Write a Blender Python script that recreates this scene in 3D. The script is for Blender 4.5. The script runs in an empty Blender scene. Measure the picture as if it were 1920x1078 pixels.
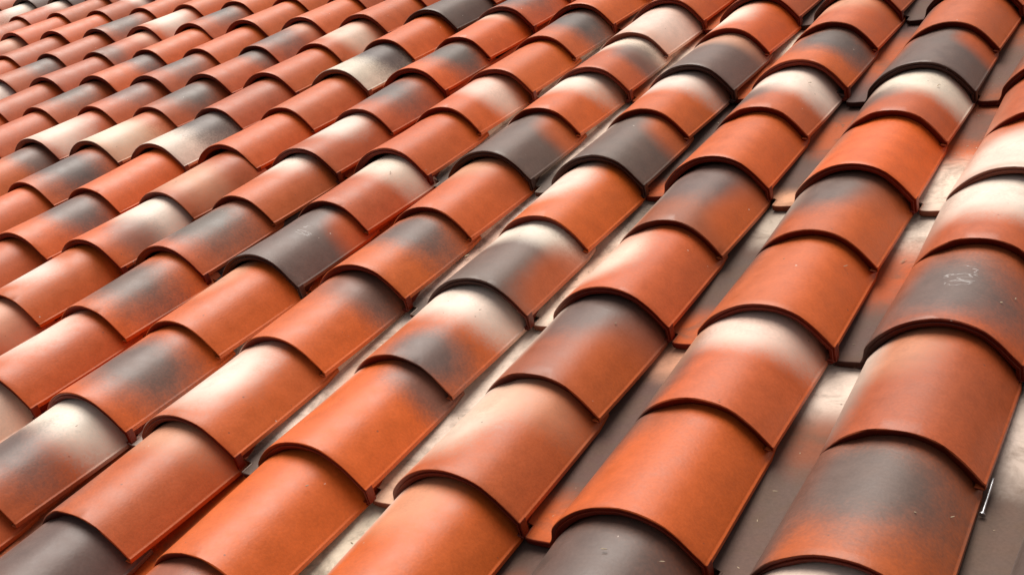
import bpy, math, random
from mathutils import Vector, Matrix, noise

random.seed(7)
scene = bpy.context.scene
COL = scene.collection

# ------------------------------------------------------------------ frame of the roof
W, L = 0.215, 0.37703            # tile pitch across the slope and down the slope (metres)
PITCH = math.radians(24.28)
SP, CP = math.sin(PITCH), math.cos(PITCH)
ROOF_Z = 4.0
def world(u, v, n):              # u across, v down the slope, n off the roof plane
    return Vector((u, -CP * v - SP * n, ROOF_Z - SP * v + CP * n))
def wdir(d):
    u, v, n = d
    return Vector((u, -CP * v - SP * n, -SP * v + CP * n))

# ------------------------------------------------------------------ camera
cam_d = bpy.data.cameras.new('camera')
cam = bpy.data.objects.new('camera', cam_d); COL.objects.link(cam)
cam_d.sensor_width = 36.0
cam_d.lens = 41.02
cam_d.clip_start = 0.01
cam_d.clip_end = 500.0
rx = wdir((0.834694, -0.501988, -0.226481)).normalized()
ry = -wdir((0.085716, 0.524659, -0.846986)).normalized()
rz = -wdir((-0.544002, -0.687562, -0.480958)).normalized()
M = Matrix((rx, ry, rz)).transposed().to_4x4()
M.translation = world(0.860668, 1.104131, 0.816184)
cam.matrix_world = M
scene.camera = cam

# ------------------------------------------------------------------ sky, sun, exposure
SUN_AZ, SUN_EL = math.radians(-72.0), math.radians(72.0)     # azimuth from +Y (up the slope) towards +X
world_d = bpy.data.worlds.new('World'); scene.world = world_d
world_d.use_nodes = True
wn, wl = world_d.node_tree.nodes, world_d.node_tree.links
wn.clear()
sky = wn.new('ShaderNodeTexSky'); sky.sky_type = 'NISHITA'; sky.sun_disc = False
sky.sun_elevation = SUN_EL; sky.sun_rotation = SUN_AZ
sky.air_density = 1.0; sky.dust_density = 4.0; sky.ozone_density = 1.0
hs = wn.new('ShaderNodeHueSaturation'); hs.inputs['Saturation'].default_value = 0.22   # thin white overcast
bg = wn.new('ShaderNodeBackground'); bg.inputs['Strength'].default_value = 0.075
wo = wn.new('ShaderNodeOutputWorld')
wl.new(sky.outputs[0], hs.inputs['Color']); wl.new(hs.outputs[0], bg.inputs['Color']); wl.new(bg.outputs[0], wo.inputs[0])

sun_d = bpy.data.lights.new('sun', 'SUN'); sun_d.energy = 3.3; sun_d.angle = math.radians(50)
sun_d.color = (1.0, 0.94, 0.86)
sun = bpy.data.objects.new('sun', sun_d); COL.objects.link(sun)
to_sun = Vector((math.sin(SUN_AZ) * math.cos(SUN_EL), math.cos(SUN_AZ) * math.cos(SUN_EL), math.sin(SUN_EL)))
sun.rotation_euler = to_sun.to_track_quat('Z', 'Y').to_euler()
sun.location = (0, 0, 20)

vs = scene.view_settings
vs.view_transform = 'Standard'; vs.look = 'None'; vs.gamma = 1.0; vs.use_curve_mapping = False
vs.exposure = 0.40
scene.cycles.max_bounces = 5; scene.cycles.diffuse_bounces = 3; scene.cycles.glossy_bounces = 2

# ------------------------------------------------------------------ materials
def clay_material(name='flashed_clay', dusty=False, field=False):
    m = bpy.data.materials.new(name); m.use_nodes = True
    N, K = m.node_tree.nodes, m.node_tree.links
    N.clear()
    def node(t, **kw):
        n = N.new(t)
        for k, v in kw.items(): setattr(n, k, v)
        return n
    def math_(op, a, b=None, clamp=False):
        n = node('ShaderNodeMath', operation=op, use_clamp=clamp)
        for i, x in enumerate((a, b)):
            if x is None: continue
            if isinstance(x, (int, float)): n.inputs[i].default_value = x
            else: K.new(x, n.inputs[i])
        return n.outputs[0]
    def mix(fac, a, b, mode='MIX'):
        n = node('ShaderNodeMix', data_type='RGBA', blend_type=mode)
        for s, x in ((0, fac), (6, a), (7, b)):
            if isinstance(x, (int, float)): n.inputs[s].default_value = x
            elif isinstance(x, tuple): n.inputs[s].default_value = x
            else: K.new(x, n.inputs[s])
        return n.outputs[2]
    def attr(name):
        return node('ShaderNodeAttribute', attribute_type='OBJECT', attribute_name=name)
    tc = node('ShaderNodeTexCoord'); oi = node('ShaderNodeObjectInfo')
    sh = math_('MULTIPLY', oi.outputs['Random'], 37.0)
    off = node('ShaderNodeCombineXYZ')
    for i in range(3): K.new(sh, off.inputs[i])
    pos = node('ShaderNodeVectorMath', operation='ADD')
    K.new(tc.outputs['Object'], pos.inputs[0]); K.new(off.outputs[0], pos.inputs[1])
    P = pos.outputs[0]
    def noise_(scale, detail=2.0, rough=0.5, dist=0.0):
        n = node('ShaderNodeTexNoise'); n.inputs['Scale'].default_value = scale
        n.inputs['Detail'].default_value = detail; n.inputs['Roughness'].default_value = rough
        n.inputs['Distortion'].default_value = dist
        K.new(P, n.inputs['Vector']); return n.outputs[0]
    uv = node('ShaderNodeUVMap', uv_map='UVMap')
    sx = node('ShaderNodeSeparateXYZ'); K.new(uv.outputs[0], sx.inputs[0])
    T, S = sx.outputs[0], sx.outputs[1]
    n_big = noise_(11.0, 3.0, 0.55)
    n_mid = noise_(38.0, 3.0, 0.6)
    wob = math_('ADD', math_('MULTIPLY', math_('SUBTRACT', n_big, 0.5), 0.6), math_('MULTIPLY', math_('SUBTRACT', n_mid, 0.5), 0.22))
    n_fine = noise_(260.0, 1.0, 0.6)
    wob = math_('ADD', wob, math_('MULTIPLY', math_('SUBTRACT', n_fine, 0.5), 0.35))
    def ellipse(a):
        sp = node('ShaderNodeSeparateColor'); K.new(a.outputs['Color'], sp.inputs[0])
        ds = math_('DIVIDE', math_('SUBTRACT', S, sp.outputs[0]), sp.outputs[2])
        dt = math_('DIVIDE', math_('SUBTRACT', T, sp.outputs[1]), a.outputs['Alpha'])
        return math_('SQRT', math_('ADD', math_('MULTIPLY', ds, ds), math_('MULTIPLY', dt, dt)))
    base = attr('base').outputs['Color']
    if field: base = node('ShaderNodeAttribute', attribute_type='GEOMETRY', attribute_name='body_colour').outputs['Color']
    # slow drift of the body colour over one tile
    drift = mix(math_('MULTIPLY', n_big, 0.2), base, (0.26, 0.05, 0.016, 1.0))
    col = drift
    for k in range(0 if field else 3):
        d = math_('ADD', ellipse(attr('patch%d' % k)), wob)
        mr = node('ShaderNodeMapRange', interpolation_type='SMOOTHSTEP')
        K.new(d, mr.inputs['Value'])
        mr.inputs['From Min'].default_value = 1.6; mr.inputs['From Max'].default_value = 0.4
        pc = attr('tint%d' % k)
        fac = math_('MULTIPLY', mr.outputs[0], pc.outputs['Alpha'])
        col = mix(fac, col, pc.outputs['Color'])
    # the flashing runs on from the gutter up the left foot of the barrel
    if not dusty and not field:
        f0, f1 = attr('foot_top'), attr('foot_low')
        ft = node('ShaderNodeMapRange', interpolation_type='SMOOTHSTEP')
        K.new(math_('ADD', T, math_('MULTIPLY', wob, 0.16)), ft.inputs['Value'])
        ft.inputs['From Min'].default_value = 0.30; ft.inputs['From Max'].default_value = 0.09
        col = mix(math_('MULTIPLY', ft.outputs[0], 0.9), col, mix(S, f0.outputs['Color'], f1.outputs['Color']))
    # chalky scuffs on the few tiles that have them
    sc = attr('scuff')
    dsc = ellipse(sc)
    ln = node('ShaderNodeTexNoise'); ln.inputs['Scale'].default_value = 60.0; ln.inputs['Detail'].default_value = 1.5
    mp = node('ShaderNodeMapping'); mp.inputs['Scale'].default_value = (0.55, 1.9, 1.0); mp.inputs['Rotation'].default_value = (0, 0, 0.5)
    K.new(P, mp.inputs[0]); K.new(mp.outputs[0], ln.inputs['Vector'])
    line = math_('LESS_THAN', math_('ABSOLUTE', math_('SUBTRACT', ln.outputs[0], 0.5)), 0.016)
    scm = math_('MULTIPLY', math_('MULTIPLY', line, math_('LESS_THAN', math_('ADD', dsc, math_('MULTIPLY', wob, 0.8)), 0.9)), 0.33)
    col = mix(scm, col, (0.62, 0.6, 0.58, 1.0))
    if dusty:
        silt = node('ShaderNodeMapRange'); K.new(noise_(24.0, 5.0, 0.65, 0.6), silt.inputs['Value'])
        silt.inputs['From Min'].default_value = 0.48; silt.inputs['From Max'].default_value = 0.68
        silt.inputs['To Min'].default_value = 0.0; silt.inputs['To Max'].default_value = 0.55
        col = mix(silt.outputs[0], col, (0.115, 0.072, 0.048, 1.0))
    # shade on the tile ends is painted in: colour goes darker and redder
    ce = node('ShaderNodeUVMap', uv_map='lip_shade'); cs = node('ShaderNodeSeparateXYZ'); K.new(ce.outputs[0], cs.inputs[0])
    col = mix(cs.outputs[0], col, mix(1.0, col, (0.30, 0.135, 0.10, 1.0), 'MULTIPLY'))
    # fine mottle, dark pits, pale crumbs of lime
    mott = node('ShaderNodeMapRange'); K.new(n_mid, mott.inputs['Value'])
    mott.inputs['From Min'].default_value = 0.3; mott.inputs['From Max'].default_value = 0.7
    mott.inputs['To Min'].default_value = 0.90; mott.inputs['To Max'].default_value = 1.06
    mf = node('ShaderNodeMapRange'); K.new(n_fine, mf.inputs['Value'])
    mf.inputs['From Min'].default_value = 0.3; mf.inputs['From Max'].default_value = 0.7
    mf.inputs['To Min'].default_value = 0.93; mf.inputs['To Max'].default_value = 1.06
    g = node('ShaderNodeCombineColor')
    mm = math_('MULTIPLY', mott.outputs[0], mf.outputs[0])
    for i in range(3): K.new(mm, g.inputs[i])
    col = mix(1.0, col, g.outputs[0], 'MULTIPLY')
    vo = node('ShaderNodeTexVoronoi'); vo.inputs['Scale'].default_value = 42.0; K.new(P, vo.inputs['Vector'])
    pits = math_('MULTIPLY', math_('LESS_THAN', vo.outputs['Distance'], 0.06), math_('GREATER_THAN', math_('FRACT', math_('MULTIPLY', noise_(9.0, 0.0), 23.0)), 0.72))
    col = mix(math_('MULTIPLY', pits, 0.6), col, (0.10, 0.05, 0.035, 1.0))
    vo2 = node('ShaderNodeTexVoronoi'); vo2.inputs['Scale'].default_value = 31.0
    ad = node('ShaderNodeVectorMath', operation='ADD'); ad.inputs[1].default_value = (3.1, 7.7, 1.3); K.new(P, ad.inputs[0]); K.new(ad.outputs[0], vo2.inputs['Vector'])
    crumbs = math_('MULTIPLY', math_('LESS_THAN', vo2.outputs['Distance'], 0.045), math_('GREATER_THAN', math_('FRACT', math_('MULTIPLY', noise_(7.0, 0.0), 19.0)), 0.8))
    col = mix(math_('MULTIPLY', crumbs, 0.7), col, (0.6, 0.5, 0.42, 1.0))
    rr = node('ShaderNodeMapRange'); K.new(n_mid, rr.inputs['Value'])
    rr.inputs['From Min'].default_value = 0.3; rr.inputs['From Max'].default_value = 0.7
    rr.inputs['To Min'].default_value = 0.70 if dusty else 0.39; rr.inputs['To Max'].default_value = 0.85 if dusty else 0.51
    bs = node('ShaderNodeBsdfPrincipled')
    K.new(col, bs.inputs['Base Color']); K.new(rr.outputs[0], bs.inputs['Roughness'])
    bs.inputs['Specular IOR Level'].default_value = 0.2 if dusty else 0.37
    bp = node('ShaderNodeBump'); bp.inputs['Strength'].default_value = 0.2; bp.inputs['Distance'].default_value = 0.0015
    hgt = math_('ADD', math_('MULTIPLY', n_fine, 0.5), math_('MULTIPLY', noise_(17.0, 1.0), 1.6))
    K.new(hgt, bp.inputs['Height']); K.new(bp.outputs[0], bs.inputs['Normal'])
    out = node('ShaderNodeOutputMaterial'); K.new(bs.outputs[0], out.inputs[0])
    return m
CLAY = clay_material()
FIELD_CLAY = clay_material('flashed_clay_field', False, True)
DUSTY_CLAY = clay_material('dusty_clay', True)                # the gutters hold dust and silt

def plain_material(name, color, rough, metal=0.0, scale=60.0, amount=0.25):
    m = bpy.data.materials.new(name); m.use_nodes = True
    N, K = m.node_tree.nodes, m.node_tree.links
    bs = N['Principled BSDF']; bs.inputs['Roughness'].default_value = rough; bs.inputs['Metallic'].default_value = metal
    n = N.new('ShaderNodeTexNoise'); n.inputs['Scale'].default_value = scale; n.inputs['Detail'].default_value = 4
    r = N.new('ShaderNodeValToRGB')
    r.color_ramp.elements[0].color = tuple(c * (1 - amount) for c in color) + (1,)
    r.color_ramp.elements[1].color = tuple(min(1, c * (1 + amount)) for c in color) + (1,)
    tc = N.new('ShaderNodeTexCoord'); K.new(tc.outputs['Object'], n.inputs['Vector'])
    K.new(n.outputs[0], r.inputs[0]); K.new(r.outputs[0], bs.inputs['Base Color'])
    return m
DECK = plain_material('roofing_felt', (0.03, 0.028, 0.026), 0.9)
STEEL = plain_material('bright_steel', (0.5, 0.5, 0.52), 0.42, 1.0)
STRAW = plain_material('dry_bits', (0.34, 0.26, 0.17), 0.8, scale=90.0, amount=0.9)

# base colours (linear) of the flashed clay
TINT = {
    'O': (0.560, 0.105, 0.014), 'R': (0.460, 0.094, 0.021), 'B': (0.265, 0.070, 0.025),
    'P': (0.600, 0.300, 0.180), 'G': (0.112, 0.080, 0.067), 'D': (0.098, 0.070, 0.059),
    'W': (0.730, 0.595, 0.490),
}

# ------------------------------------------------------------------ tile shape
# outline of the barrel at the foot of a tile: (u in pitches, n in mm)
MAIN = [(-0.812, 4), (-0.785, 13), (-0.738, 24), (-0.68, 34.5), (-0.61, 44), (-0.52, 52.3), (-0.40, 57), (-0.285, 54.8),
        (-0.185, 46.5), (-0.10, 31.5), (-0.045, 18.0), (-0.004, 7.0)]
UC = -0.40
def pan_n(v): return -29.0 + 12.5 * (v + 1.0)                 # v in courses, -1 top .. 0 foot
def catmull(pts, m):
    p = [pts[0]] + list(pts) + [pts[-1]]
    out = []
    segs = len(pts) - 1
    for i in range(m + 1):
        x = i / m * segs; k = min(int(x), segs - 1); t = x - k
        a, b, c, d = p[k], p[k + 1], p[k + 2], p[k + 3]
        out.append(tuple(0.5 * (2 * b[j] + (c[j] - a[j]) * t + (2 * a[j] - 5 * b[j] + 4 * c[j] - d[j]) * t * t
                                + (3 * b[j] - a[j] - 3 * c[j] + d[j]) * t ** 3) for j in (0, 1)))
    return out
MU = 34
def outline(kl, kr, drop, v, fade=0.0, right=0.0, left=0.0):
    """barrel outline: kl / kr narrow the left / right half, drop lowers it; fade > 0 leaves the left foot unlowered"""
    pts = []
    pn = pan_n(v)
    for i, (u, n) in enumerate(MAIN):
        k = kl if u < UC else kr
        uu = UC + (u - UC) / k
        w = 1.0
        if fade: w = min(1.0, max(0.0, (u + 0.80) / fade))
        f = max(0.0, (u - UC) / 0.4)
        g = max(0.0, (UC - u) / 0.41)
        pts.append((uu, n - drop[0] - drop[1] * w - right * f * f + left * g))
    ul = pts[0][0]
    n0 = pts[0][1]
    foot = [(ul - 0.055, pn - 0.6), (ul - 0.030, pn + 1.4), (ul - 0.013, pn + 0.42 * (n0 - pn))]
    return catmull(foot + pts, MU)
OUT_TOP_U = outline(0.985, 1.09, (18.6, 0.0), -1.0, 0.0, 5.0, 5.0)
OUT_MID = outline(1.07, 1.035, (3.6, 0.0), -0.5)
OUT_UNDER = outline(1.07, 1.095, (4.2, 13.0), -0.5, 0.22, 2.0)
OUT_MAIN = outline(1.0, 1.0, (0.0, 0.0), 0.0)

def lerp_out(a, b, t):
    return [(x[0] + (y[0] - x[0]) * t, x[1] + (y[1] - x[1]) * t) for x, y in zip(a, b)]
def normals2(o):
    out = []
    for i in range(len(o)):
        a, b = o[max(0, i - 1)], o[min(len(o) - 1, i + 1)]
        du, dn = (b[0] - a[0]) * W * 1000, b[1] - a[1]
        l = math.hypot(du, dn) or 1.0
        out.append((-dn / l, du / l))
    return out
def inset(o, d):                                              # d(i) mm towards the inside
    nn = normals2(o)
    return [(p[0] - q[0] * d(i) / (W * 1000), p[1] - q[1] * d(i)) for i, (p, q) in enumerate(zip(o, nn))]

def build_grid(name, rows, uvs, lip_from, mat=None, stop=None):
    """rows: list of equal-length lists of (u pitches, v mm, n mm); y runs up the slope"""
    verts, faces = [], []
    k = len(rows[0])
    for r in rows:
        for u, v, n in r: verts.append((u * W, -v / 1000.0, n / 1000.0))
    for j in range(len(rows) - 1):
        for i in range(k - 1):
            a = j * k + i
            faces.append((a, a + k, a + k + 1, a + 1))
    me = bpy.data.meshes.new(name); me.from_pydata(verts, [], faces); me.update()
    flat = [x for r in uvs for x in r]
    ul = me.uv_layers.new(name='UVMap')
    for lp in me.loops: ul.data[lp.index].uv = flat[lp.vertex_index]
    el = me.uv_layers.new(name='lip_shade')                   # 1 on lip and stop faces that take the painted shade
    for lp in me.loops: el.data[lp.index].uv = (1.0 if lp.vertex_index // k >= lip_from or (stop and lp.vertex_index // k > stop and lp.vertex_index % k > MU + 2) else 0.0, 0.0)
    me.polygons.foreach_set('use_smooth', [True] * len(me.polygons))
    me.set_sharp_from_angle(angle=math.radians(38))
    me.materials.append(mat or CLAY)
    return me

def rimmed(o, deep=0.0):
    """adds the rounded right-hand rim (and its return under the barrel) to an outline"""
    u, n = o[-1]
    k = 1.0 / (W * 1000)
    return o + [(u + 0.6 * k, n - 1.0), (u + 2.0 * k, n - 1.6), (u + 2.7 * k, n - 2.4), (u + 2.9 * k, n - 7.0 - deep), (u + 2.2 * k, n - 8.0 - deep), (u - 8 * k, n - 6.4 - deep)]
def rim_t(m):
    u0, u1 = OUT_MAIN[0][0], OUT_MAIN[-1][0]
    return [min(1.0, (OUT_MAIN[min(i, MU)][0] - u0) / (u1 - u0)) for i in range(m)]

NV = 9
def cover_mesh(name, top, foot, v0, v1, thick, main, seed=0):
    """one barrel course between v0 and v1 (in courses); the last rows are its lip"""
    rows, uvs = [], []
    lap = 34.0
    n_m = MU + 1 + 6
    tt = rim_t(n_m)
    for j in range(-1, NV + 1):
        s = j / NV
        v = (v0 + (v1 - v0) * max(s, 0)) * L * 1000 - (lap if j < 0 else 0)
        # barrels swell a little towards the foot
        e = max(s, 0.0); e = e * 0.85 + 0.15 * e * e
        o = [(p[0], p[1] + 0.9 * e * noise.noise(Vector((p[0] * 3, s * 1.6, seed * 5.3 + main)))) for p in lerp_out(top, foot, e)]
        if j < 0: o = [(UC + (p[0] - UC) * 0.93, p[1] - 2.5) for p in o]
        rows.append([(p[0], v, p[1]) for p in rimmed(o)]); uvs.append([(t, max(s, 0)) for t in tt])
    ve = v1 * L * 1000
    if main:                                                  # a stop under the rim closes the end of the barrel
        last = rows.pop(); lu = uvs.pop()
        for dv, dp in ((-10.0, 0.0), (-9.4, 15.0)):
            rows.append([(p[0], ve + dv, p[1]) for p in rimmed(lerp_out(top, foot, 1 + dv / (0.5 * L * 1000)), dp)]); uvs.append(lu)
        rows.append([(p[0], q[1], p[1]) for p, q in zip(rimmed([(x[0], x[2]) for x in last[:MU + 1]], 15.0), last)]); uvs.append(lu)
    rn = random.Random(seed * 7 + main)
    chips = [(rn.uniform(-0.75, 0.0), rn.uniform(0.008, 0.022), rn.uniform(0.6, 1.7)) for _ in range(rn.randint(0, 3))]
    def nick(u):                                              # the lip wanders a little and is chipped here and there
        w = 0.9 * noise.noise(Vector((u * 9, seed * 3.1, 2.0 + main))) + 0.35 * noise.noise(Vector((u * 40, seed * 1.7, 5.0)))
        return w + sum(a * math.exp(-((u - c) / b) ** 2) for c, b, a in chips)
    def lip(d, dv):
        o = rimmed(inset(foot, d), 15.0 if main and dv > -20 else 0.0); rows.append([(p[0], ve + dv - nick(p[0]), p[1]) for p in o]); uvs.append([(t, 1.0) for t in tt])
    th = lambda f: (lambda i: thick(i) * f)
    if main:
        lip(lambda i: 0.4, 0.8); lip(lambda i: 1.2, 1.2)
        lip(lambda i: 5.2, -0.6); lip(lambda i: 5.5, 0.8); lip(lambda i: 6.1, 1.2)
        lip(lambda i: 12.0, -2.2); lip(lambda i: 12.4, -4.0); lip(lambda i: 11.6, -55.0)
    else:
        lip(th(0.04), 0.8); lip(th(0.11), 1.2); lip(th(0.9), -6.5); lip(th(1.15), -9.0)
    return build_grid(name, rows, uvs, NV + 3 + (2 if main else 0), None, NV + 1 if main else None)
UPPERS = [cover_mesh('cover_upper', OUT_TOP_U, OUT_MID, -1.0, -0.5, lambda i: 0.6 + 14.6 * min(1.0, max(0.0, (i - 3) / 6.0)), False, k) for k in range(5)]
LOWERS = [cover_mesh('cover_lower', OUT_UNDER, OUT_MAIN, -0.5, 0.0, lambda i: 10.0, True, k) for k in range(5)]
ME_UPPER, ME_LOWER = UPPERS[0], LOWERS[0]

def pan_mesh():
    rows, uvs = [], []
    prof = [(-1.110, 8), (-1.104, 9), (-1.094, 9), (-1.088, 8), (-1.078, 1.6), (-1.04, 0.2), (-0.985, -0.5), (-0.955, -0.9), (-0.925, -0.7), (-0.895, -0.1), (-0.87, 0.4), (-0.845, 0.7), (-0.80, 0.2)]
    def row(v, dn, dv, s, sq=1.0):
        notch = -0.965 if v > -0.05 else -2.0                 # the corner is cut back under the neighbour's rim
        pn = pan_n(v)
        rows.append([(max(u, notch - 0.002 * i0), v * L * 1000 + dv, pn + ((n if u > notch else min(n, 0.3)) * sq) + dn) for i0, (u, n) in zip(range(len(prof), 0, -1), prof)])
        uvs.append([((u + 1.02) / 0.2, s) for u, n in prof])
    row(-1.0, -0.6, -40.0, 0.0)
    for j in range(8): row(-1.0 + j / 8, 0, 0, j / 8)
    row(-0.052, 0, 0, 0.948); row(-0.048, 0, 0, 0.952); row(0.0, 0, 0, 1.0)
    row(0.0, -0.5, 1.0, 1.0); row(0.0, -1.6, 1.6, 1.0); row(0.0, -10.0, -0.8, 1.0, 0.6); row(0.0, -10.6, -2.0, 1.0, 0.5); row(0.0, -10.8, -55.0, 1.0, 0.3)
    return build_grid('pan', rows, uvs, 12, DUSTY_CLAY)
ME_PAN = pan_mesh()

# ------------------------------------------------------------------ how each tile is flashed, with some sheen and shading painted in
# body letter, then patches  letter s t rs rt strength   (s: 0 top .. 1 foot, t: 0 left foot .. 1 right rim)
# COVER[(column, row)] = (upper course, lower course);  PAN[(column, row)] = whole gutter strip
COVER = {  # some cream patches include painted sheen, orange right edges painted flank shading
    (3, 1): ('R|B .5 .5 .6 .6 .5|P .1 .25 .3 .3 .5', 'R|G .33 .48 .42 .5 .95'),
    (2, 1): ('R|W .10 .5 .26 .42 .75|G .55 .12 .4 .18 .7', 'O|B .05 .2 .22 .3 .7'),
    (1, 1): ('B|G .12 .45 .32 .55 .9|O .7 .95 .5 .25 .7', 'R|W .32 .30 .44 .26 .8|P .15 .5 .25 .4 .5'),
    (0, 1): ('R|W .10 .55 .28 .55 1|G .84 .74 .24 .26 .95', 'O|G .03 .85 .2 .3 .8'),
    (-1, 1): ('O|G .12 .7 .26 .42 .9|R .6 .3 .5 .5 .5', 'R|W .42 .44 .42 .28 1|O .7 .95 .6 .2 .6'),
    (-2, 1): ('O|P .22 .38 .35 .16 .8', 'O|G .48 .62 .34 .42 .95'),
    (-3, 1): ('O|G .52 .58 .36 .42 .95', 'O|W .42 .45 .36 .24 .9'),
    (-4, 1): ('O|W .55 .45 .25 .24 .9', 'R|P .2 .5 .3 .5 .8|G .6 .4 .3 .4 .6'),
    (-5, 1): ('R', 'R'),
    (4, 1): ('R', 'D'),
    (3, 2): ('R|W .12 .5 .3 .6 .9', 'O'),
    (2, 2): ('B|G .30 .5 .5 .55 .95', 'O'),
    (1, 2): ('O|P .16 .3 .3 .32 .7', 'O'),
    (0, 2): ('O', 'O|G .1 .4 .3 .4 .6'),
    (-1, 2): ('R|P .08 .42 .22 .4 .8|G .85 .1 .25 .3 .6', 'G|B .9 .5 .3 .6 .6'),
    (-2, 2): ('R|W .12 .5 .30 .6 1|G .62 .45 .30 .45 .95', 'R'),
    (-3, 2): ('P|W .2 .5 .3 .6 .6', 'R'),
    (3, 0): ('R|W .22 .5 .36 .7 1', 'R|B .05 .5 .4 .8 .6|G .56 .46 .42 .50 .95'),
    (2, 0): ('R|G .24 .42 .36 .42 .95|O .7 .9 .5 .25 .6', 'R|O .6 .85 .6 .35 .6'),
    (1, 0): ('B|G .22 .48 .36 .5 .9|O .5 .97 .5 .16 .8', 'R|W .42 .33 .36 .22 .8'),
    (0, 0): ('O|W .26 .38 .34 .26 1', 'G|W .04 .5 .24 .8 1|R .5 1.0 .6 .16 .85'),
    (-1, 0): ('R|P .1 .42 .24 .3 .7|O .7 .8 .5 .4 .5', 'O|G .28 .6 .3 .42 .95'),
    (-2, 0): ('R|W .10 .5 .26 .5 .9', 'G|O .05 .95 .25 .2 .8'),
    (-3, 0): ('R|W .16 .44 .30 .3 1|O .7 .6 .4 .5 .6', 'R|G .45 .52 .42 .46 1'),
    (-4, 0): ('R|P .6 .4 .34 .5 .8', 'O|W .2 .62 .32 .42 .95|G .6 .85 .24 .22 .6'),
    (-5, 0): ('O', 'O|G .3 .66 .32 .42 .95'),
    (-6, 0): ('R|G .45 .6 .38 .5 1', 'O'),
    (-7, 0): ('O|G .15 .7 .24 .42 .9', 'O'),
    (-8, 0): ('R|W .2 .6 .3 .4 .9', 'O'),
    (3, -1): ('R', 'R|W .66 .5 .42 .7 1'),
    (2, -1): ('R|W .18 .58 .32 .6 1|G .50 .12 .22 .34 .85', 'O'),
    (1, -1): ('R|W .20 .58 .32 .56 1|G .56 .18 .22 .34 .85', 'O|R .1 .5 .3 .6 .6'),
    (0, -1): ('O|W .15 .42 .28 .5 1', 'G|R .08 .92 .26 .24 .9'),
    (-1, -1): ('O|W .15 .42 .30 .5 1', 'G|R .08 .92 .26 .24 .9'),
    (-2, -1): ('O|W .30 .7 .26 .34 .7', 'O'),
    (-3, -1): ('R|G .40 .42 .36 .5 1', 'R|W .30 .48 .36 .3 1'),
    (-4, -1): ('R|O .5 .5 .5 .5 .5', 'O'),
    (-5, -1): ('R|B .2 .5 .4 .6 .4', 'W|G .22 .62 .34 .52 1'),
    (-6, -1): ('R|G .4 .6 .36 .4 .95', 'P|W .72 .4 .36 .5 .9|R .05 .6 .22 .5 .9'),
    (-7, -1): ('R|G .35 .52 .36 .36 .85', 'R|W .66 .45 .42 .5 .9'),
    (-8, -1): ('R|G .4 .5 .42 .36 .95', 'R'),
    (-9, -1): ('R', 'O'),
    (-10, -1): ('W|R .8 .5 .3 .6 .8', 'R'),
    (2, -2): ('R', 'G|R .12 .92 .24 .22 .9'),
    (1, -2): ('R|P .16 .36 .3 .4 .8', 'O|G .26 .66 .36 .46 1'),
    (0, -2): ('O|W .45 .26 .4 .32 .95', 'G|P .05 .6 .22 .42 .8'),
    (-1, -2): ('P|W .5 .5 .45 .6 .8', 'R|W .10 .6 .22 .5 .9|G .36 .86 .24 .32 .8'),
    (-2, -2): ('R|G .3 .66 .36 .46 1', 'O'),
    (-3, -2): ('O|W .08 .3 .2 .4 .7', 'O|G .3 .66 .36 .42 1'),
    (-4, -2): ('O', 'W|G .2 .66 .36 .52 1'),
    (-5, -2): ('R|W .4 .6 .32 .4 .7', 'O'),
    (-6, -2): ('R|P .1 .4 .22 .42 .8|G .6 .42 .36 .5 .9', 'R|G .08 .5 .24 .5 .95'),
    (-7, -2): ('O', 'R|G .42 .45 .36 .42 .95'),
    (-8, -2): ('O', 'O|G .16 .5 .28 .52 .95'),
    (-9, -2): ('R|P .08 .5 .22 .42 .8|G .85 .7 .2 .32 .7', 'R'),
    (-10, -2): ('R', 'R|G .2 .5 .32 .5 .95'),
    (-11, -2): ('R', 'O'),
    (-12, -2): ('R|P .1 .5 .26 .5 .9', 'R'),
    (1, -3): ('R', 'R'), (0, -3): ('R', 'R'), (-1, -3): ('O', 'O'), (-2, -3): ('O', 'O'),
    (-3, -3): ('R', 'R|G .5 .42 .5 .42 1'),
    (-4, -3): ('R', 'G'), (-5, -3): ('R', 'O'), (-6, -3): ('R', 'O'), (-7, -3): ('O', 'O'),
    (-8, -3): ('O', 'R|G .36 .42 .38 .5 1'),
    (-9, -3): ('O', 'O|W .5 .5 .38 .52 .9'),
    (-10, -3): ('O', 'R|G .55 .5 .42 .5 .95'),
    (-11, -3): ('R|W .1 .5 .24 .5 .9', 'O'),
    (-12, -3): ('R', 'O'),
    (-13, -3): ('R|W .12 .5 .24 .42 .9', 'R'),
    (-14, -3): ('W|R .8 .5 .3 .6 .9', 'R|G .3 .5 .3 .5 .7'),
    (-13, -4): ('R', 'G'), (-14, -4): ('R', 'G'), (-12, -4): ('R', 'R|G .6 .5 .3 .5 .7'), (-11, -4): ('R', 'P'),
}
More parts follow.
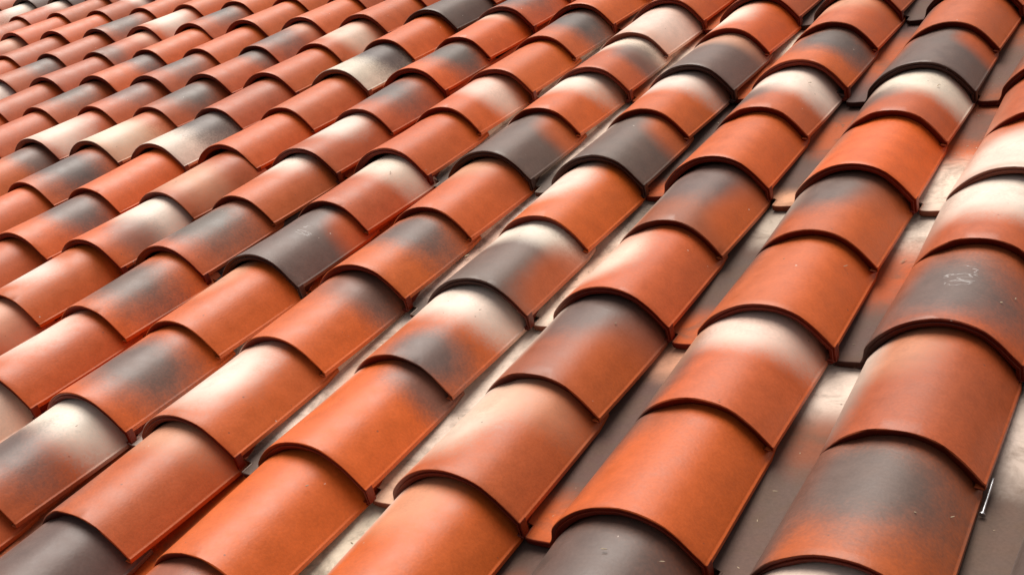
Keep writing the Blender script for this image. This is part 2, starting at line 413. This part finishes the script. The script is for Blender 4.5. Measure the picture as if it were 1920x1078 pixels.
PAN = {
    (0, 0): 'W|D .95 .5 .12 1 .9|P .5 .5 .3 1 .4', (1, 0): 'W|D .12 .5 .16 1 .8|P .6 .3 .2 1 .5', (2, 0): 'D|R .97 .5 .16 1 .95|W .12 .6 .16 .6 .6',
    (3, 0): 'D|W .14 .5 .2 1 .85|R .45 .5 .2 1 .75', (4, 0): 'D|W .2 .5 .2 1 .5', (-1, 0): 'O', (-2, 0): 'D', (-3, 0): 'D', (-4, 0): 'O',
    (-1, -1): 'W|D .93 .5 .14 1 .95', (0, -1): 'W|D .9 .5 .16 1 .9', (1, -1): 'D|R .96 .5 .1 1 .9', (2, -1): 'D|P .97 .5 .1 1 .9|R .3 .5 .2 1 .8',
    (3, -1): 'R|W .82 .5 .26 1 1|D .2 .5 .2 1 .8', (-2, -1): 'R', (4, -1): 'R',
    (-1, -2): 'W', (0, -2): 'R|W .45 .5 .3 1 .9', (1, -2): 'R|W .22 .5 .2 1 .95', (2, -2): 'D|R .45 .5 .3 1 .8', (3, -2): 'B|D .6 .5 .3 1 .8',
    (-2, -2): 'R', (-1, -3): 'B|W .4 .5 .3 1 .7', (0, -3): 'R', (1, -3): 'D', (2, -3): 'D|W .3 .5 .2 1 .8',
    (-2, 1): 'O', (-1, 1): 'W', (0, 1): 'W|D .93 .5 .14 1 .95|P .3 .5 .2 1 .5', (1, 1): 'W|P .95 .5 .12 1 .7', (2, 1): 'D|R .97 .5 .16 1 .95|P .05 .5 .12 1 .8',
    (3, 1): 'D|W .1 .5 .16 1 .9|B .36 .6 .14 .8 .7', (4, 1): 'D|W .2 .5 .2 1 .7',
    (0, 2): 'O', (1, 2): 'W|D .5 .4 .2 1 .3', (2, 2): 'D|O .2 .3 .1 .4 .3', (3, 2): 'D|R .1 .5 .1 1 .5',
}
SCUFF = {(3, 0, 1): (0.42, 0.53, 0.17, 0.12), (-2, 0, 1): (0.45, 0.70, 0.10, 0.08)}
# how far each tile was laid off the regular grid (mm across, mm down the slope)
OFFSET = {(-5, 0): (16.2, 10.5), (-4, 0): (12.1, 11.5), (-3, 0): (-3.9, 0.5), (-2, 0): (4.2, 4.7), (-1, 0): (1.8, -0.2), (0, 0): (8.4, 9.8), (1, 0): (0.9, -5.8), (2, 0): (4.2, -2.6), (3, 0): (-6.7, -9.9),
          (-7, -1): (-3.0, -8.0), (-6, -1): (-17.2, -6.8), (-5, -1): (-4.5, 1.6), (-4, -1): (-13.0, -5.1), (-3, -1): (-7.4, 2.3), (-2, -1): (-9.4, -6.9), (-1, -1): (-1.7, -9.5), (0, -1): (2.3, -4.3), (1, -1): (-7.2, -16.2), (2, -1): (2.0, 6.4),
          (-9, -2): (20.7, 6.3), (-8, -2): (15.5, 1.1), (-7, -2): (3.0, 2.8), (-6, -2): (-2.5, 1.5), (-5, -2): (-12.3, -2.7), (-4, -2): (-15.5, -15.1), (-3, -2): (-12.0, -12.1), (-2, -2): (7.4, 4.3), (-1, -2): (12.0, -0.9), (0, -2): (12.7, 1.7), (1, -2): (0.8, -11.6), (2, -2): (0.4, 13.2),
          (-10, -3): (7.4, 2.8), (-9, -3): (1.0, 1.0), (-8, -3): (-8.2, -4.0), (-7, -3): (-5.6, -6.7), (-6, -3): (-9.5, -8.5), (-5, -3): (-9.7, 2.3), (-4, -3): (-11.8, -7.5), (-3, -3): (3.2, 0.1), (-2, -3): (5.7, 11.0), (-1, -3): (13.4, 11.0), (0, -3): (8.1, 23.5), (1, -3): (-7.9, 7.5),
          (-3, 1): (6.4, -1.6), (-2, 1): (5.1, 1.9), (-1, 1): (-2.2, 1.5), (0, 1): (2.6, 5.5), (1, 1): (-3.7, -0.3), (2, 1): (-4.3, -1.5)}

def random_code():
    b = random.choice('OOORRRRBG')
    x = random.random()
    if x < 0.35: return b
    k = random.choice('WGGP')
    return '%s|%s %.2f %.2f %.2f %.2f .9' % (b, k, random.uniform(.1, .6), random.uniform(.3, .7), random.uniform(.2, .4), random.uniform(.3, .5))
def jitter(c, a):
    f = 1.0 + random.uniform(-a, a)
    return [min(0.85, x * f * (1 + random.uniform(-a * .4, a * .4))) for x in c]
def flash(o, code):
    parts = code.split('|')
    o['base'] = jitter(TINT[parts[0]], 0.10)
    for k in range(3):
        if k + 1 < len(parts):
            q = parts[k + 1].split()
            s, t, rs, rt, st = map(float, q[1:])
            o['patch%d' % k] = [s, t, rs, rt]
            o['tint%d' % k] = jitter(TINT[q[0]], 0.08) + [st]
        else:
            o['patch%d' % k] = [-50.0, 0.0, 1.0, 1.0]; o['tint%d' % k] = [0.5, 0.2, 0.1, 0.0]
    o['scuff'] = [-50.0, 0.0, 1.0, 1.0]

def colour_at(code, s):                                       # colour of a gutter at s, for the foot of the barrel beside it
    p = code.split('|'); c = list(TINT[p[0]])
    for q in p[1:]:
        q = q.split(); k = TINT[q[0]]
        f = max(0.0, min(1.0, (1.6 - abs(s - float(q[1])) / float(q[3])) / 1.2)); f = f * f * (3 - 2 * f) * float(q[5])
        c = [a + (b - a) * f for a, b in zip(c, k)]
    return c

# ------------------------------------------------------------------ the roof
roof = bpy.data.objects.new('tiled_roof', None); COL.objects.link(roof)
roof.location = (0, 0, ROOF_Z); roof.rotation_euler = (PITCH, 0, 0)
roof['label'] = 'pitched roof of curved terracotta tiles flashed in orange, grey and cream'
roof['category'] = 'roof'; roof['kind'] = 'thing'

WORD = {'O': 'orange', 'R': 'terracotta', 'B': 'brown', 'G': 'grey', 'D': 'dark grey', 'W': 'cream', 'P': 'pale pink'}
def describe(code):
    p = code.split('|')
    w = WORD[p[0]]
    x = [WORD[q.split()[0]] for q in p[1:] if float(q.split()[5]) >= 0.7 and q.split()[0] in 'GW']
    return w + (' with %s patch' % x[0] if x else '')

def link(name, data, parent):
    o = bpy.data.objects.new(name, data); COL.objects.link(o); o.parent = parent; return o
def place(c, r):
    t = link('roof_tile', None, roof)
    du, dv = OFFSET.get((c, r), (random.uniform(-2, 2), random.uniform(-4, 4)))
    du = max(-9, min(9, du * 0.7)); dv = max(-10, min(10, dv * 0.7))
    t.location = (c * W + du / 1000, -(r * L + dv / 1000), random.uniform(-0.0005, 0.0005))
    t.rotation_euler = (math.radians(random.uniform(-.07, .07)), math.radians(random.uniform(-.35, .35)), math.radians(random.uniform(-.45, .45)))
    t.scale = (random.uniform(.992, 1.008), 1.0, random.uniform(.975, 1.025))
    up, lo = COVER.get((c, r)) or (random_code(), random_code())
    pn = PAN.get((c, r)) or random_code()
    a = link('cover', random.choice(UPPERS), t); flash(a, up)
    b = link('cover', random.choice(LOWERS), t); flash(b, lo)
    p = link('pan', ME_PAN, t); flash(p, pn)
    for k, o in enumerate((a, b)):
        o['foot_top'] = colour_at(pn, 0.5 * k); o['foot_low'] = colour_at(pn, 0.5 * k + 0.5)
        if (c, r, k) in SCUFF: o['scuff'] = list(SCUFF[(c, r, k)])
    t['label'] = 'roof tile, %s above and %s below the middle lip' % (describe(up), describe(lo))
    return t
SPAN = {-4: (-17, -9), -3: (-15, 2), -2: (-13, 3), -1: (-11, 4), 0: (-9, 4), 1: (-6, 4), 2: (-4, 4)}
for r, (c0, c1) in SPAN.items():
    for c in range(c0, c1 + 1): place(c, r)

# the rest of the slope, outside the frame
def far_field():
    vs_, fs_, uv_, ue_, co_ = [], [], [], [], []
    rf = random.Random(11)
    for me in (ME_UPPER, ME_LOWER, ME_PAN): me.calc_loop_triangles()
    for r in range(-8, 5):
        for c in range(-23, 10):
            if r in SPAN and SPAN[r][0] <= c <= SPAN[r][1]: continue
            for me in (ME_UPPER, ME_LOWER, ME_PAN):
                b = len(vs_)
                st = {}
                for lp in me.loops: st[lp.vertex_index] = me.uv_layers[0].data[lp.index].uv
                b0 = TINT[rf.choice('OOORRRRBG')]; pt = TINT[rf.choice('WGGPOR')]
                ps, pq, pr, pw = rf.uniform(.1, .6), rf.uniform(.4, .7), rf.uniform(.3, .5), rf.uniform(.35, .6)
                for i in range(len(me.vertices)):
                    q, s_ = st[i]
                    f = max(0.0, min(1.0, (1.5 - math.hypot((s_ - ps) / pr, (q - pq) / pw)) / 1.1)); f = f * f * (3 - 2 * f)
                    co_ += [b0[j] + (pt[j] - b0[j]) * f for j in range(3)] + [1.0]
                vs_ += [(v.co.x + c * W, v.co.y - r * L, v.co.z) for v in me.vertices]
                fs_ += [tuple(b + i for i in p.vertices) for p in me.polygons]
                ul = me.uv_layers[0].data
                uv_ += [tuple(ul[i].uv) for p in me.polygons for i in p.loop_indices]
                ul = me.uv_layers[1].data
                ue_ += [tuple(ul[i].uv) for p in me.polygons for i in p.loop_indices]
    me = bpy.data.meshes.new('tiles_beyond'); me.from_pydata(vs_, [], fs_); me.update()
    ul = me.uv_layers.new(name='UVMap'); ul.data.foreach_set('uv', [x for p in uv_ for x in p])
    ul = me.uv_layers.new(name='lip_shade'); ul.data.foreach_set('uv', [x for p in ue_ for x in p])
    me.polygons.foreach_set('use_smooth', [True] * len(me.polygons)); me.set_sharp_from_angle(angle=math.radians(38))
    ca = me.attributes.new('body_colour', 'FLOAT_COLOR', 'POINT'); ca.data.foreach_set('color', co_)
    me.materials.append(FIELD_CLAY)
    o = link('tile_field', me, roof); o['kind'] = 'stuff'
    flash(o, 'R')
far_field()

def slab(name, x0, x1, y0, y1, z0, z1, mat, parent):
    v = [(x, y, z) for z in (z0, z1) for x, y in ((x0, y0), (x1, y0), (x1, y1), (x0, y1))]
    f = [(3, 2, 1, 0), (4, 5, 6, 7), (0, 1, 5, 4), (1, 2, 6, 5), (2, 3, 7, 6), (3, 0, 4, 7)]
    me = bpy.data.meshes.new(name); me.from_pydata(v, [], f); me.materials.append(mat)
    return link(name, me, parent)
slab('roof_deck', -24 * W, 9.1 * W, -4.0 * L, 9 * L, -0.085, -0.055, DECK, roof)

# ------------------------------------------------------------------ small things lying on the tiles
def on_roof(u, v, n): return Vector((u * W, -v * L, n / 1000.0))
def roof_frame(o):
    o.location = roof.location; o.rotation_euler = roof.rotation_euler

def rod(bm_v, bm_f, p, q, r, k=8):
    d = (q - p).normalized(); a = d.orthogonal().normalized(); b = d.cross(a)
    i0 = len(bm_v)
    for e in (p, q):
        for j in range(k):
            an = 2 * math.pi * j / k
            bm_v.append(tuple(e + a * math.cos(an) * r + b * math.sin(an) * r))
    for j in range(k): bm_f.append((i0 + j, i0 + (j + 1) % k, i0 + k + (j + 1) % k, i0 + k + j))
    bm_f.append(tuple(i0 + j for j in reversed(range(k)))); bm_f.append(tuple(i0 + k + j for j in range(k)))

def mesh_obj(name, v, f, mat, smooth=True):
    me = bpy.data.meshes.new(name); me.from_pydata(v, [], f); me.update(); me.materials.append(mat)
    me.polygons.foreach_set('use_smooth', [smooth] * len(me.polygons)); me.set_sharp_from_angle(angle=math.radians(40))
    o = bpy.data.objects.new(name, me); COL.objects.link(o); return o

# a bright nail left in the gutter beside the tile rim
nv, nf = [], []
p, q = Vector((0.6448, -0.2130, -0.0165)), Vector((0.6458, -0.1665, -0.0095))
d = (q - p).normalized()
rod(nv, nf, p, q - d * 0.006, 0.0012, 10)
rod(nv, nf, p - d * 0.0011, p + d * 0.0002, 0.0031, 14)
i0 = len(nv); rod(nv, nf, q - d * 0.006, q, 0.0012, 10)
for i in range(i0 + 10, i0 + 20): nv[i] = tuple(q + (Vector(nv[i]) - q) * 0.12)
nail = mesh_obj('nail', nv, nf, STEEL)
roof_frame(nail)
nail['label'] = 'bright steel nail lying in the gutter beside a grey tile at lower right'
nail['category'] = 'nail'

# crumbs, seeds and bits of straw scattered over the tiles (mm across, mm up the slope, mm off the plane)
SPOTS = [(3.0, 680.5, -28.3), (230.8, 677.6, -27.9), (280.4, 583.6, 23.0), (290.0, 390.6, 36.0), (449.4, 600.9, -27.1), (167.2, 716.2, 33.6), (386.2, 693.3, 36.7),
         (445.3, 251.3, -27.2), (274.0, 50.1, 19.2), (330.8, 128.7, 42.6), (402.2, 151.9, 24.3), (440.3, -229.5, -24.2), (439.4, -279.0, -22.2), (426.4, -304.7, -19.7),
         (444.0, -161.7, -26.8), (603.1, -285.5, 38.2), (628.2, -255.2, 12.6), (643.6, -194.4, -22.8), (658.5, -226.5, -22.5), (368.8, -182.4, 51.1), (11.8, -206.2, -24.0),
         (209.7, -240.4, -21.1), (214.1, -291.8, -20.0), (227.0, -285.9, -20.6), (398.1, -405.7, 29.4), (346.8, -421.4, 45.4), (10.5, -434.6, -28.6), (-470.5, -414.2, 33.9),
         (-42.5, -422.0, 34.7), (-39.9, -46.0, 33.9), (4.1, 131.4, -21.6), (167.9, -42.2, 35.0), (-259.7, 720.7, 34.3), (-474.9, 330.9, 36.3), (604.5, 80.7, 36.2), (614.3, 108.0, 24.9)]
rnd = random.Random(4)
for k in range(120):      # more dust in the gutters
    c = rnd.randint(-2, 4); v = rnd.uniform(-3.0, 1.9)
    SPOTS.append(((c - rnd.uniform(0.90, 0.97)) * W * 1000, -v * L * 1000, pan_n((v % 1.0) - 1.0) - 0.4))
dv_, df_ = [], []
def crumb(c, rad, lng):
    a = rnd.uniform(0, math.pi); ax = Vector((math.cos(a), math.sin(a), rnd.uniform(-.1, .1)))
    ay = Vector((-math.sin(a), math.cos(a), 0)); i0 = len(dv_)
    for s, k in ((-1, .25), (-.45, 1), (.4, .85), (1, .2)):
        for j in range(6):
            an = j * math.pi / 3; r_ = rad * k * rnd.uniform(.75, 1.2)
            dv_.append(tuple(c + ax * (s * lng) + ay * (math.cos(an) * r_) + Vector((0, 0, 1)) * (math.sin(an) * r_ * .6 + rad * .3)))
    for m in range(3):
        for j in range(6): df_.append((i0 + m * 6 + j, i0 + m * 6 + (j + 1) % 6, i0 + m * 6 + 6 + (j + 1) % 6, i0 + m * 6 + 6 + j))
    df_.append(tuple(i0 + j for j in range(5, -1, -1))); df_.append(tuple(i0 + 18 + j for j in range(6)))
for i, s in enumerate(SPOTS):
    if s[2] < -8: s = (s[0], s[1], pan_n((-s[1] / (L * 1000)) % 1.0 - 1.0) - 0.6)
    big = i < 36
    crumb(Vector(s) / 1000, rnd.uniform(.0006, .0010) * (1.0 if big else .7), rnd.uniform(.0012, .0036) * (1.0 if big else .7))
crumb(Vector((.4453, .2513, -.0228)), .0007, .0065)
crumb(Vector((-.2135, .1625, -.0175)), .0012, .005)
debris = mesh_obj('debris', dv_, df_, STRAW)
roof_frame(debris)
debris['kind'] = 'stuff'; debris['label'] = 'tiny crumbs, seeds and straw bits scattered over the tiles'; debris['category'] = 'debris'
